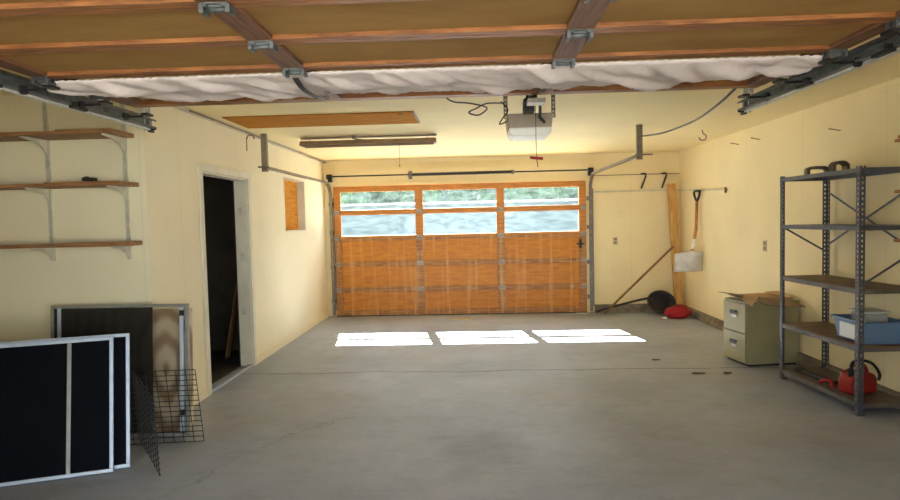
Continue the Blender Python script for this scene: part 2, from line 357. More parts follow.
# ================================================================== OUTSIDE
sbox('ceiling_sky_block', 'sky_block', (-6.5, 5.5, -3.9, YF-.1, 2.62, 2.80))  # unseen roof added to cut skylight through the near opening
sbox('wall_sky_block', 'sky_block', (-6.5, -6.35, -3.9, YF-.1, -.02, 2.62))  # unseen side wall, added with the roof to shade the opening
t = thing('neighbour_building', 'long pale building with grey roof seen through the far door windows', 'building', (0, 27, 0))
obj('wall', one('', '', (-22, 24, 27, 33, 0, 2.27)), 'siding', t)
bm = NB(); prism(bm, [(26.6, 2.26), (30, 2.42), (33.4, 2.26), (33.4, 2.20), (26.6, 2.20)], -22.5, 24.5, mat_axes((0, 0, 0), (0, 1, 0), (0, 0, 1), (1, 0, 0))); obj('roof', bm, 'roofm', t)
def tree(x, y, h, r, lab):
    t = thing('tree', lab, 'tree', (x, y, 0), group='trees behind the far building')
    bm = NB(); tube(bm, [(x, y, 0), (x+.1, y, h*.3), (x, y+.1, h*.6)], [.28, .22, .1]); obj('trunk', bm, 'bark', t, smooth=True)
    bm = NB()
    for k in range(5):
        c = Vector((x+R.uniform(-.6, .6)*r, y+R.uniform(-.5, .5)*r, h*.52+R.uniform(-.35, .35)*r)); rr = r*R.uniform(.6, .85)
        vs = bmesh.ops.create_icosphere(bm, subdivisions=4, radius=rr)['verts']
        for v in vs:
            v.co *= 1+.45*noise.noise(v.co*1.6+c)+.2*noise.noise(v.co*5+c); v.co += c
    obj('foliage', bm, 'leafm', t, smooth=False)
for i, x in enumerate((-17, -10.2, -3.4, 3.4, 10.2, 17, -13.6, -6.8, 0, 6.8, 13.6)):
    tree(x, 42 if i < 6 else 50, R.uniform(7.0, 8.0) if i < 6 else 9, 2.6 if i < 6 else 3.0, 'leafy green tree standing behind the long pale building')

# ================================================================== SECTIONAL DOORS
def hinge_bm(bm, mt, s=1):
    box(bm, -.05*s, -.036*s, -.03, .03, .004, .03, mt); box(bm, .036*s, .05*s, -.03, .03, .004, .03, mt)
    box(bm, -.045*s, .045*s, -.035, -.006, 0, .004, mt); box(bm, -.045*s, .045*s, .006, .035, 0, .004, mt)
    box(bm, -.03*s, .03*s, -.02, .02, .004, .012, mt)
    for x in (-.03, .03):
        for y in (-.026, .026): box(bm, x*s-.006, x*s+.006, y-.006, y+.006, .004, .011, mt)
def knuckle(bm, mt, s=1):
    p = [mt @ Vector((-.04*s, 0, .014)), mt @ Vector((.04*s, 0, .014))]; tube(bm, p, .010, 8)
def sectional_door(t, x0, x1, secs, stiles, mats, rail=.055, stile_w=.10, edge_w=.09, th=.035, glassrows=(), first_top=None):
    """secs: list of (matrix, height). local x across, y up the section, z towards the room"""
    ply, railm, stilem, hm = mats
    for i, (mt, H) in enumerate(secs):
        xs = [x0] + stiles + [x1]
        rt = rail*1.6 if i == len(secs)-1 else rail*.75
        rb = rail*1.6 if i == 0 else rail*.75
        bm = NB()
        box(bm, x0, x1, 0, rb, 0, th, mt); box(bm, x0, x1, H-rt, H+.001, 0, th, mt)
        ro = obj('section_rail', bm, railm(i), t, bevel=.004)
        bm = NB()
        for sx in stiles: box(bm, sx-stile_w/2, sx+stile_w/2, rb, H-rt, 0, th+.001, mt)
        box(bm, x0, x0+edge_w, rb, H-rt, 0, th+.001, mt); box(bm, x1-edge_w, x1, rb, H-rt, 0, th+.001, mt)
        obj('section_stile', bm, stilem(i), t, bevel=.004)
        for k in range(len(xs)-1):
            a = xs[k] + (edge_w if k == 0 else stile_w/2); b = xs[k+1] - (edge_w if k == len(xs)-2 else stile_w/2)
            bm = NB()
            if i in glassrows:
                box(bm, a-.004, b+.004, rb-.004, H-rt+.004, .012, .016, mt); obj('window_pane', bm, 'glass', t)
            else:
                box(bm, a-.004, b+.004, rb-.004, H-rt+.004, .008, .018, mt); obj('panel', bm, ply, t)
        if i > 0:
            for sx in [x0+.04] + stiles + [x1-.04]:
                bm = NB(); m2 = mt @ Matrix.Translation((sx, 0, th+.001)); hinge_bm(bm, m2, 1.0 if sx in stiles else .8)
                h = obj('hinge', bm, hm, t)
                bm = NB(); knuckle(bm, m2); obj('hinge_pin', bm, hm, h, smooth=True)
# ---- far door (closed)
fx0, fx1 = -2.245, 1.735
t = thing('garage_door', 'closed orange-brown wooden sectional door with two rows of windows in far wall', 'garage door', (-.25, D-.06, 0))
H = .4125
secs = [(mat_axes((0, D-.01, .012+i*H), (1, 0, 0), (0, 0, 1), (0, -1, 0)), H) for i in range(5)]
sectional_door(t, fx0, fx1, secs, [-.885, .400], ('plyB', lambda i: 'frameBtop' if i > 2 else 'frameB', lambda i: 'frameBtop' if i > 2 else 'frameB', 'fhinge'), rail=.055, stile_w=.125, edge_w=.11, glassrows=(3, 4))
bm = NB(); box(bm, fx0, fx1, D-.05, D-.008, 0, .014); obj('bottom_seal', bm, 'black', t)
bm = NB(); bar(bm, (1.64, D-.055, 1.16), (1.64, D-.055, 1.02), .035, .018, (0, 1, 0)); tube(bm, [(1.58, D-.065, 1.09), (1.70, D-.065, 1.09)], .010); obj('latch', bm, 'steel_dark', t, label='dark slide latch')
# ---- near door (open, overhead)
nx0, nx1 = -2.06, 1.66
t = thing('garage_door', 'open wooden sectional door lying overhead on its tracks', 'garage door', (-.2, 3.67, 2.22))
secs = []
ys = [3.665, 3.245, 2.823, 2.398, 1.974]; zs = [2.232, 2.222, 2.215, 2.215, 2.215]
# built from the far (top) end towards the camera: local y points to the camera (-Y), room side is down
ends = [(3.665, 2.232), (3.245, 2.224), (2.823, 2.216), (2.398, 2.216), (1.974, 2.216), (1.56, 2.190)]
lst = []
for i in range(5):
    a = Vector((0, *ends[i])); b = Vector((0, *ends[i+1])); dv = (b-a)
    yv = dv.normalized(); zv = Vector((1, 0, 0)).cross(yv)
    if zv.z > 0: zv = -zv
    xv = yv.cross(zv)
    a2 = a - zv*.035
    lst.append((mat_axes(a2, xv, yv, zv), dv.length, xv.x))
sgn = lst[0][2]
X0, X1 = (nx0, nx1) if sgn > 0 else (-nx1, -nx0); st = [-.82, .415] if sgn > 0 else [-.415, .82]
sectional_door(t, X0, X1, [(a, b) for a, b, c in lst], st, ('plyA', lambda i: 'railA', lambda i: 'stileA', 'track'), rail=.055, stile_w=.105, edge_w=.09, glassrows=(0, 1))
for ex, sx in ((nx0, -1), (nx1, 1)):
    for (yy, zz) in ends[:5]:
        bm = NB(); tube(bm, [(ex-.05*sx, yy, zz-.052), (ex+.06*sx, yy, zz-.052)], .006); box(bm, ex-.075*sx-.02, ex-.075*sx+.02, yy-.035, yy+.035, zz-.05, zz-.038)
        tube(bm, [(ex+.050*sx, yy, zz-.052), (ex+.070*sx, yy, zz-.052)], .022, 12)
        obj('roller', bm, 'steel_dark', t, smooth=False)
# centre arm bracket at the far edge of the door
bm = NB(); box(bm, .32, .42, 3.56, 3.67, 2.17, 2.195); bar(bm, (.37, 3.66, 2.2), (.37, 3.8, 2.33), .03, .008); obj('arm_bracket', bm, 'steel', t)
# ---- cloth curtain pinned under the near door windows
bm = NB(); nx, ny = 240, 16
def cloth_pt(u, v):
    x = -2.065 + u*3.67
    left = max(0, 1-(u/.13)); rt = max(0, 1-((1-u)/.10))
    wv = (.50 - .38*left**1.3 - .30*rt) + .03*noise.noise(Vector((x*3.1, 5, 2)))
    y = 2.842 + v*wv
    sag = .014*math.sin(PI*min(1, v*1.0)**.8)*(1+.35*math.sin(x*2.1+.5))
    f = noise.noise(Vector((x*5.2-v*3.4, v*1.3, .3)))*.030 + noise.noise(Vector((x*15-v*7, v*2.2, 4.3)))*.018 + noise.noise(Vector((x*1.1, 2, 8)))*.012
    env = min(1, v*4)*min(1, (1-v)*5+.25)
    return Vector((x, y + .02*noise.noise(Vector((x*2.2, 9, 1)))*v, 2.208 - sag - abs(f)*env*2.2 - .003*math.sin(x*260)*max(0, 1-v*6) - (1-v)*.004 + .006*v))
vs = [[bm.verts.new(cloth_pt(i/nx, j/ny)) for j in range(ny+1)] for i in range(nx+1)]
for i in range(nx):
    for j in range(ny): bm.faces.new((vs[i][j], vs[i+1][j], vs[i+1][j+1], vs[i][j+1]))
cl = obj('cloth_curtain', bm, 'cloth', smooth=True); sm = cl.modifiers.new('thickness', 'SOLIDIFY'); sm.thickness = .003; sm.offset = 1
tag(cl, 'wrinkled white cloth curtain pinned across the windows of the overhead door', 'curtain')
bm = NB(); pts = spline([(-.83, 2.86, 2.185), (-.825, 2.96, 2.160), (-.81, 3.10, 2.150), (-.78, 3.26, 2.165)], 6)
for a, b in zip(pts[:-1], pts[1:]): bar(bm, a, b+(b-a)*.1, .028, .004)
tag(obj('black_strap', bm, 'black'), 'short black strap hanging across the white cloth curtain', 'strap')

# ---- tracks of the near door
def c_track(bm, x, y0, y1, z, sx):
    # web outside, lips towards the door (-sx)
    box(bm, min(x, x+.004*sx), max(x, x+.004*sx), y0, y1, z-.028, z+.028)
    for zz in (-.028, .024): 
        xa, xb = sorted((x, x-.032*sx)); box(bm, xa, xb, y0, y1, z+zz, z+zz+.004)
    xa, xb = sorted((x-.028*sx, x-.032*sx)); box(bm, xa, xb, y0, y1, z-.026, z-.018); box(bm, xa, xb, y0, y1, z+.018, z+.026)
def perforated(bm, a, b, w_, th, nrm, pitch=.035):
    a = Vector(a); b = Vector(b); d = (b-a).normalized(); nv = Vector(nrm).normalized(); s = d.cross(nv).normalized()
    L = (b-a).length; n_ = max(1, int(L/pitch)); rw = w_*.37
    for k in (-1, 1): bar(bm, a+s*k*(w_/2-rw/2), b+s*k*(w_/2-rw/2), rw, th, nv)
    for i in range(n_+1):
        c = a + d*(L*i/n_); e0 = c - d*pitch*.33; e1 = c + d*pitch*.33
        if i == 0: e0 = a
        if i == n_: e1 = b
        bar(bm, e0, e1, w_*.45, th, nv)
for sx, x, lab in ((-1, -2.155, 'left overhead steel track of the open near door'), (1, 1.735, 'right overhead steel track of the open near door')):
    t = thing('door_track', lab, 'track', (x, 4.0, 2.12))
    bm = NB(); c_track(bm, x, 1.45, 4.03, 2.190, sx); obj('channel', bm, 'track', t)
    bm = NB(); box(bm, *sorted((x+.004*sx, x+.028*sx)), 1.45, 4.05, 2.150, 2.160); obj('lower_lip', bm, 'steel_bright', t, label='lower edge coloured bright for its highlight')  # reflected highlight along the lip put into its pale colour
    bm = NB(); xx = x+.012*sx; perforated(bm, (xx, 1.5, 2.225), (xx, 4.0, 2.225), .034, .003, (1, 0, 0)); box(bm, *sorted((xx, xx+.03*sx)), 1.5, 4.0, 2.240, 2.243); obj('perforated_angle', bm, 'steel', t)
    for yy in (3.94, 4.01):
        bm = NB(); perforated(bm, (xx, yy, 2.165), (xx, yy, ZC), .034, .003, (0, 1, 0)); perforated(bm, (xx+.017*sx, yy+.015, 2.165), (xx+.017*sx, yy+.015, ZC), .03, .003, (1, 0, 0)); obj('hanger', bm, 'steel_bright', t)
    bm = NB(); bar(bm, (xx, 4.04, 2.14), (xx, 4.04, 2.18), .05, .02, (1, 0, 0)); tube(bm, [(xx-.04, 4.03, 2.16), (xx+.04, 4.03, 2.16)], .007); obj('end_stop', bm, 'steel_dark', t)
    for yy in (2.55, 3.15):
        bm = NB(); box(bm, *sorted((x-.03*sx, x-.055*sx)), yy, yy+.12, 2.14, 2.155); tube(bm, [(x-.03*sx, yy+.03, 2.166), (x-.055*sx, yy+.03, 2.166)], .012, 10); obj('track_clip', bm, 'steel_dark', t)

# ---- tracks of the far door
for sx, x, yb, lab in ((-1, -2.285, 6.58, 'steel track of the far door curving up along the left wall'), (1, 1.80, 6.72, 'steel track of the far door on its right side, curving up to a ceiling bracket')):
    t = thing('door_track', lab, 'track', (x, D-.06, 0))
    zt = 2.13 if sx < 0 else 2.165
    path = [(x, D-.07, 0.03), (x, D-.07, 1.0), (x, D-.07, 1.85), (x, D-.11, 2.02), (x, D-.25, zt-.03), (x, D-.45, zt), (x, 8, zt), (x, yb, zt)]
    pts = [Vector(path[0]), Vector(path[1])] + spline(path[2:7], 5) + [Vector(path[7])]
    bm = NB()
    for a, b in zip(pts[:-1], pts[1:]):
        if (b-a).length < 1e-4: continue
        e = (b-a).normalized()*.004
        bar(bm, a-e, b+e, .045, .028, (0, .0, 1) if abs((b-a).normalized().z) < .7 else (0, 1, 0))
    obj('rail', bm, 'steel', t)
    bm = NB(); xx = x + (.045 if sx > 0 else .0)
    box(bm, x-.03, x+.03, yb-.002, yb+.002, zt-.05, ZC); box(bm, *sorted((x-.03*sx, x-.026*sx)), yb, yb+.05, zt-.05, ZC)
    obj('ceiling_hanger', bm, 'steel', t)
    bm = NB(); tube(bm, [(x-.06, yb-.02, zt), (x+(.13 if sx > 0 else .06), yb-.02, zt)], .009); obj('end_bolt', bm, 'steel', t)
    bm = NB(); box(bm, x-.03, x+.03, D-.10, D-.03, 2.15, 2.26); tube(bm, [(x-.04, D-.12, 2.235), (x+.04, D-.12, 2.235)], .036, 14); obj('bearing_plate', bm, 'steel_dark', t)
    for z in (.25, .8, 1.35, 1.8):
        bm = NB(); bar(bm, (x, D-.05, z), (x, D-.001, z), .05, .05); box(bm, x-.05, x+.05, D-.006, D-.001, z-.03, z+.03); obj('wall_bracket', bm, 'steel', t)
    if sx > 0:
        bm = NB(); box(bm, x+.03, x+.055, D-.022, D-.018, .1, 1.95); obj('side_angle', bm, 'steel', t)
    else:
        bm = NB(); perforated(bm, (x+.045, D-.03, .1), (x+.045, D-.03, 1.9), .035, .003, (0, 1, 0), .06); obj('side_angle', bm, 'steel_dark', t)
# torsion bar
t = thing('torsion_bar', 'dark torsion bar with black spring above the far door', 'spring', (-.2, D-.12, 2.235))
bm = NB(); tube(bm, [(-2.235, D-.12, 2.235), (1.75, D-.12, 2.235)], .011, 10); obj('rod', bm, 'steel_dark', t, smooth=True)
bm = NB(); tube(bm, [(-1.0 + 1.6*k/700, D-.12+.023*math.cos(k*PI/4.2), 2.235+.023*math.sin(k*PI/4.2)) for k in range(701)], .0065, 5); obj('spring', bm, 'black', t, smooth=True)
for cx_ in (-1.0, .60):
    bm = NB(); tube(bm, [(cx_-.02, D-.12, 2.235), (cx_+.02, D-.12, 2.235)], .034, 12); obj('collar', bm, 'steel', t)
bm = NB(); box(bm, -1.04, -.99, D-.12, D-.022, 2.20, 2.27); box(bm, -1.04, -.98, D-.030, D-.022, 2.17, 2.30); obj('centre_bracket', bm, 'steel', t)

# ================================================================== CEILING ITEMS
t = thing('attic_hatch', 'orange-brown plywood attic hatch panel set in the cream ceiling', 'hatch', (-1.4, 5.8, ZC))
obj('panel', one('', '', (-2.28, -.545, 5.50, 6.13, ZC-.012, ZC-.001)), 'hatchply', t)
obj('edge_gap', one('', '', (-.545, -.53, 5.50, 6.14, ZC-.006, ZC-.0005), (-2.28, -.53, 6.13, 6.14, ZC-.006, ZC-.0005)), 'black', t)
bm = NB(); tube(bm, [(-.66, 5.56, ZC-.013), (-.66, 5.56, ZC-.018)], .02, 10); obj('finger_hole', bm, 'black', t)
t = thing('shop_light', 'long unlit brown-grey fluorescent shop light hanging below the ceiling', 'lamp', (-1.2, 6.9, 2.4))
bm = NB(); prism(bm, [(-.085, -.01), (-.05, .035), (.05, .035), (.085, -.01), (.085, -.018), (-.085, -.018)], -1.96, -.42, mat_axes((0, 6.9, 2.40), (0, 1, 0), (0, 0, 1), (1, 0, 0))); obj('reflector', bm, 'lampgrey', t)
bm = NB(); box(bm, -1.96, -.42, 6.87, 6.93, 2.40, 2.43); obj('ballast_cover', bm, 'lampgrey', t)
for yy in (6.855, 6.945):
    bm = NB(); tube(bm, [(-1.93, yy, 2.378), (-.45, yy, 2.378)], .010, 8); obj('lamp_tube', bm, 'lampgrey', t, smooth=True)
for x in (-1.85, -.5):
    bm = NB(); tube(bm, spline([(x, 6.9, 2.435), (x-.02, 6.9, 2.46), (x-.06*(1 if x < -1 else -1), 6.9, ZC-.01)], 4), .003, 5); obj('hanging_chain', bm, 'steel', t)
bm = NB(); tube(bm, spline([(-1.36, 6.92, ZC-.012), (-1.37, 6.92, 2.46), (-1.30, 6.92, 2.445), (-1.2, 6.91, 2.437)], 5), .006, 6); obj('power_cord', bm, 'blackcord', t, smooth=True)
bm = NB(); tube(bm, [(-.84, 6.88, 2.40), (-.84, 6.88, 2.14)], .002, 5); tube(bm, [(-.84, 6.88, 2.14), (-.84, 6.88, 2.12)], .007, 6); obj('pull_cord', bm, 'lampgrey', t)
bm = NB(); tube(bm, [(-1.99, 6.98, ZC-.012), (-.42, 6.98, ZC-.012)], .011, 8); box(bm, -1.39, -1.33, 6.94, 7.0, ZC-.03, ZC)
tag(obj('ceiling_conduit', bm, 'openerbody', smooth=False), 'thin metal conduit across the ceiling above the shop light', 'pipe')
# opener
t = thing('garage_door_opener', 'ceiling-hung garage door opener box with pale light cover', 'door opener', (.405, 4.45, 2.09))
bm = NB()
mt = mat_axes((.405, 4.44, 0), (1, 0, 0), (0, 0, 1), (0, -1, 0))
prism(bm, [(-.165, 2.25), (.165, 2.25), (.150, 2.135), (.135, 2.125), (-.135, 2.125), (-.150, 2.135)], -.22, .06, mt); obj('housing', bm, 'openerbody', t, bevel=.008)
bm = NB(); prism(bm, [(-.152, 2.150), (.152, 2.150), (.146, 2.105), (.125, 2.088), (-.125, 2.088), (-.146, 2.105)], -.21, .075, mt); obj('light_cover', bm, 'openerlens', t, bevel=.012)
bm = NB(); box(bm, .385, .425, 1.55, 4.40, 2.325, 2.35); obj('rail', bm, 'steel_dark', t)
bm = NB(); box(bm, .355, .425, 4.25, 4.40, 2.24, 2.33); bar(bm, (.37, 4.3, 2.25), (.41, 4.3, 2.40), .05, .02, (0, 1, 0)); tube(bm, [(.35, 4.26, 2.31), (.46, 4.26, 2.31)], .016); obj('mount_bracket', bm, 'steel_dark', t)
bm = NB(); bar(bm, (.47, 4.32, 2.34), (.47, 4.32, 2.22), .02, .006, (0, 1, 0)); bar(bm, (.46, 4.32, 2.22), (.50, 4.30, 2.165), .018, .006, (0, 1, 0)); obj('trolley_arm', bm, 'black', t)
for x in (.235, .575):
    bm = NB(); perforated(bm, (x, 4.42, 2.22), (x, 4.42, ZC), .03, .003, (0, 1, 0), .03); obj('hanger_strap', bm, 'steel', t)
bm = NB(); tube(bm, spline([(.245, 4.40, 2.20), (.19, 4.40, 2.18), (.21, 4.40, 2.22), (.25, 4.40, 2.28), (.2, 4.4, 2.34)], 6), .005, 6); tube(bm, spline([(.22, 4.4, 2.33), (.1, 4.4, 2.33), (.03, 4.4, 2.30), (-.03, 4.4, 2.27), (.04, 4.4, 2.25), (.10, 4.4, 2.30), (-.02, 4.4, 2.335), (-.14, 4.4, 2.35), (-.2, 4.4, 2.40), (-.22, 4.4, ZC)], 7), .005, 6); obj('power_cord', bm, 'blackcord', t, smooth=True)
bm = NB(); tube(bm, [(.435, 4.30, 2.32), (.437, 4.30, 1.915)], .0025, 5); pc = obj('release_cord', bm, 'blackcord', t)
bm = NB(); tube(bm, [(.392, 4.30, 1.928), (.482, 4.30, 1.918)], .010, 8); tube(bm, [(.437, 4.30, 1.925), (.447, 4.30, 1.86)], .003, 6); obj('release_handle', bm, 'red', t, label='red pull handle')
# cable from door to right bracket, hook
bm = NB(); tube(bm, spline([(1.56, 3.72, 2.245), (1.60, 4.1, 2.215), (1.68, 4.7, 2.215), (1.75, 5.4, 2.25), (1.79, 6.0, 2.29), (1.79, 6.70, 2.36)], 8), .008, 6)
tag(obj('hanging_cable', bm, 'blackcord', smooth=True), 'dark cable drooping from the overhead door to the right ceiling bracket', 'cable')
bm = NB(); tube(bm, spline([(2.68, 7.3, ZC), (2.69, 7.3, ZC-.04), (2.725, 7.3, ZC-.07), (2.71, 7.3, ZC-.115), (2.66, 7.3, ZC-.115), (2.64, 7.3, ZC-.085)], 6), .007, 7)
tag(obj('ceiling_hook', bm, 'lampgrey', smooth=True), 'curved metal hook screwed into the ceiling near the right wall', 'hook')
bm = NB(); tube(bm, spline([(XL+.02, 6.33, 2.40), (XL+.04, 6.33, 2.44), (XL+.09, 6.33, 2.44), (XL+.10, 6.33, 2.40)], 5), .008, 6); tube(bm, [(XL+.02, 6.33, 2.40), (XL+.02, 6.33, 2.28)], .005, 6)
tag(obj('wall_hook', bm, 'lampgrey', smooth=True), 'bent hook high on the left wall above the doorway', 'hook')

# ================================================================== LEFT SHELVES
for i, x in enumerate((-3.125, -2.545)):
    bm = NB(); perforated(bm, (x, LD-.008, 1.27), (x, LD-.008, 2.44), .032, .014, (0, 1, 0), .05)
    tag(obj('shelf_standard', bm, 'white_dirty'), ('white slotted shelf standard on the left, farther from the wall corner', 'white slotted shelf standard nearest the wall corner')[i], 'shelf standard')
tops = [2.155, 1.80, 1.375]
names = ['top', 'middle', 'lowest']
for k, z in enumerate(tops):
    ln = ('high on the cream wall beside the doorway wall, topmost of three', 'middle of the three boards on the white brackets', 'lowest of the three boards, at eye level on the white brackets')[k]
    t = thing('wall_shelf', 'brown wooden wall shelf ' + ln, 'shelf', (-3.1, LD, z))
    x1_ = (-2.47, -2.45, -2.445)[k]; dep = (.29, .26, .24)[k]
    obj('board', one('', '', (-4.1, (-2.87, -2.99, -2.95)[k], LD-dep*.96, LD-.004, z, z+.024)), 'shelf_wood', t, bevel=.003)
    obj('board', one('', '', ((-2.868, -2.988, -2.948)[k], x1_, LD-dep, LD-.004, z, z+.030)), 'shelf_wood', t, bevel=.003)
    for x in (-3.125, -2.545):
        bm = NB(); L = dep-.03
        prism(bm, [(0, -.001), (L, -.001), (L, -.012), (L*.55, -.022), (L*.2, -.05), (.015, -.095), (0, -.10)], -.004, .004, mat_axes((x, LD-.015, z), (0, -1, 0), (0, 0, 1), (1, 0, 0)))
        box(bm, x-.011, x+.011, LD-L, LD-.015, z-.004, z); obj('bracket', bm, 'white_dirty', t)
bm = NB(); box(bm, -2.78, -2.70, LD-.16, LD-.10, 1.841, 1.866); tube(bm, [(-2.76, LD-.13, 1.866), (-2.76, LD-.13, 1.874)], .018, 10)
tag(obj('small_box', bm, 'black', bevel=.004), 'tiny black box lying on the middle wall shelf', 'box')

# ================================================================== LEANING SCREENS
def frame_in(bm, w0, w1, h0, h1, fw, th, mt, z0=0):
    box(bm, w0, w1, h0, h0+fw, z0, z0+th, mt); box(bm, w0, w1, h1-fw, h1, z0, z0+th, mt)
    box(bm, w0, w0+fw, h0+fw, h1-fw, z0, z0+th, mt); box(bm, w1-fw, w1, h0+fw, h1-fw, z0, z0+th, mt)
def lean(a, b, tilt):
    """plane standing on floor line a->b, leaning back; local x along a->b, y up, z towards viewer"""
    a = Vector((*a, .004)); b = Vector((*b, .004)); x = (b-a).normalized(); back = Vector((-x.y, x.x, 0))
    y = (Vector((0, 0, 1))*math.cos(tilt) + back*math.sin(tilt)); z = x.cross(y)
    return mat_axes(a, x, y, z), (b-a).length
# plywood sheet against the wall corner
mt, L = lean((-3.02, 4.285), (-2.09, 4.285), math.radians(4.0))
bm = NB(); box(bm, 0, L, 0, .90, -.012, 0, mt)
tag(obj('plywood_sheet', bm, 'swirl'), 'swirl-grained plywood sheet leaning on the wall behind the grey-framed screen', 'plywood sheet')
mt, L = lean((-3.10, 4.225), (-2.075, 4.215), math.radians(4.2))
t = thing('window_screen', 'grey-framed sliding window screen leaning nearest the wall corner', 'window screen', mtx=mt)
bm = NB(); frame_in(bm, 0, L, 0, .945, .022, .022, mt); obj('frame', bm, 'alu_dark', t, bevel=.002)
bm = NB(); box(bm, L-.062, L-.040, .03, .92, .004, .028, mt); obj('inner_rail', bm, 'alu', t, bevel=.002)
bm = NB(); box(bm, .05, .075, .022, .923, .004, .022, mt); obj('inner_rail', bm, 'alu', t, bevel=.002)
bm = NB(); box(bm, .02, L*.74, .02, .925, .012, .0135, mt); obj('screen_mesh', bm, 'mesh_grey', t, label='dark grey mesh')
bm = NB(); box(bm, L*.74, L-.02, .02, .925, .0085, .010, mt); obj('screen_mesh', bm, 'mesh_light', t, label='thin see-through mesh')
for h in (.88, .17):
    bm = NB(); box(bm, L-.058, L-.028, h-.02, h+.02, .022, .036, mt); obj('corner_clip', bm, 'black', t)
# two white screens in front
def lean_line(p0, p1, s0, s1):
    d = (Vector(p1)-Vector(p0)).normalized(); return tuple(Vector(p0)+d*s0), tuple(Vector(p0)+d*s1)
for k, (s_l, s_r, hh, off, lab) in enumerate(((-1.20, 0, .835, 0, 'white-framed dark window screen, rear of the front pair, sticking out to the right'),
                                      (-1.25, -.085, .828, .045, 'white-framed dark window screen, frontmost, cut by the left photo edge'))):
    p0, d = Vector((-2.195, 3.66)), Vector((.62, .234)).normalized(); nrm = Vector((d.y, -d.x))
    a = p0 + d*s_l + nrm*off; b = p0 + d*s_r + nrm*off
    mt, L = lean(tuple(a), tuple(b), math.radians(13))
    t = thing('window_screen', lab, 'window screen', mtx=mt)
    fw = .022
    bm = NB(); frame_in(bm, 0, L, 0, hh, fw, .018, mt); obj('frame', bm, 'alu', t, bevel=.003)
    bm = NB(); box(bm, fw-.004, L-fw+.004, fw-.004, hh-fw+.004, .008, .0095, mt); obj('screen_mesh', bm, 'mesh_dark', t)
    bm = NB(); xx = L-.255 if k else L-.20; box(bm, xx, xx+.022, fw, hh-fw, .0, .014, mt); obj('centre_bar', bm, 'alu_dark', t)
    if k:
        bm = NB(); box(bm, L-.075, L-.062, fw, hh-.13, -.004, .006, mt); box(bm, L-.33, L-.06, hh-.13, hh-.115, -.004, .006, mt); obj('inner_frame', bm, 'alu_dark', t)
# wire mesh panels
def wire_panel(mt, W, Hh, nx_, ny_, r=.003, wob=.0):
    bm = NB()
    for i in range(nx_+1): tube(bm, [mt @ Vector((W*i/nx_, 0, 0)), mt @ Vector((W*i/nx_, Hh, 0))], r, 4)
    for j in range(ny_+1): tube(bm, [mt @ Vector((0, Hh*j/ny_, r*2)), mt @ Vector((W, Hh*j/ny_, r*2))], r, 4)
    return bm
mt, L = lean((-2.46, 4.04), (-1.955, 4.10), math.radians(3)); mt = mt @ Matrix.Translation((0, 0, 0))
t = thing('wire_panel', 'black wire grid panel standing in front of the grey-framed screen', 'wire panel', mtx=mt)
sh = Matrix.Identity(4); sh[0][1] = -.10
obj('grid', wire_panel(mt @ sh, L+.03, .50, 8, 14), 'black', t)
mt, L = lean((-1.935, 3.52), (-2.33, 4.00), math.radians(2))
t = thing('wire_panel', 'black wire grid panel seen edge-on beside the white-framed screens', 'wire panel', mtx=mt)
sh = Matrix.Identity(4); sh[1][0] = .10
obj('grid', wire_panel(mt @ sh, L, .46, 9, 13), 'black', t)

# ================================================================== CLOSET CONTENT
for z in (1.30, 1.62):
    t = thing('closet_shelf', 'dark wooden shelf inside the closet, %s of two' % ('upper' if z > 1.5 else 'lower'), 'shelf', (-3.9, 5.9, z))
    obj('board', one('', '', (-4.09, -3.75, 4.6, 7.09, z, z+.025)), 'shelf_brown', t)
    for yy in (5.2, 6.6):
        bm = NB(); prism(bm, [(0, 0), (.28, 0), (0, -.2)], -.01, .01, mat_axes((-4.09, yy, z), (1, 0, 0), (0, 0, 1), (0, -1, 0))); obj('bracket', bm, 'steel_dark', t)
bm = NB(); bar(bm, (-2.80, 6.62, .03), (-2.62, 6.66, 1.05), .012, .11, (0, 1, 0))
tag(obj('wooden_plank', bm, 'stick'), 'tan plank leaning just inside the dark doorway', 'plank')
t = thing('water_heater', 'dark round tank standing at the back of the closet', 'tank', (-3.5, 6.4, .012))
bm = NB(); tube(bm, [(-3.5, 6.5, .05), (-3.5, 6.5, .95), (-3.5, 6.5, 1.0)], [.24, .24, .18], 24); obj('tank', bm, 'steel_dark', t, smooth=False)
for a in (0, 2.1, 4.2):
    bm = NB(); box(bm, -3.5+.2*math.cos(a)-.02, -3.5+.2*math.cos(a)+.02, 6.5+.2*math.sin(a)-.02, 6.5+.2*math.sin(a)+.02, .012, .06); obj('foot', bm, 'black', t)

# ================================================================== RIGHT WALL / BACK RIGHT CORNER
bm = NB(); box(bm, 1.85, XR-.02, D-.018, D, 1.885, 1.905)
tag(obj('wall_cleat', bm, 'white_dirty'), 'thin wooden cleat along the back wall right of the far door', 'cleat')
t = thing('wall_cleat', 'thin wooden cleat on the right wall carrying the snow shovel', 'cleat', (XR, 8.7, 1.80))
bm = NB(); bar(bm, (XR-.012, D-.02, 1.89), (XR-.012, 7.85, 1.81), .02, .022); obj('strip', bm, 'white_dirty', t)
bm = NB(); bar(bm, (XR-.03, 7.85, 1.77), (XR-.03, 7.85, 1.84), .02, .03, (0, 1, 0)); obj('end_block', bm, 'stick', t)
bm = NB(); tube(bm, [(1.85, D-.03, 2.15), (XR-.01, D-.03, 2.15)], .006, 6)
tag(obj('wall_rod', bm, 'lampgrey'), 'thin metal rod along the back wall holding two dark hooks', 'rod')
for i, x in enumerate((2.64, 2.955)):
    bm = NB(); tube(bm, [(x-.05, D-.045, 2.155), (x+.02, D-.045, 2.16), (x+.025, D-.045, 2.12), (x-.045, D-.04, 1.93)], .014, 6)
    tag(obj('tool_hook', bm, 'steel_dark'), ('dark angled hook on the rod, left one nearer the far door', 'dark angled hook on the rod, right one nearer the room corner')[i], 'hook', 'hooks on the back wall rod')
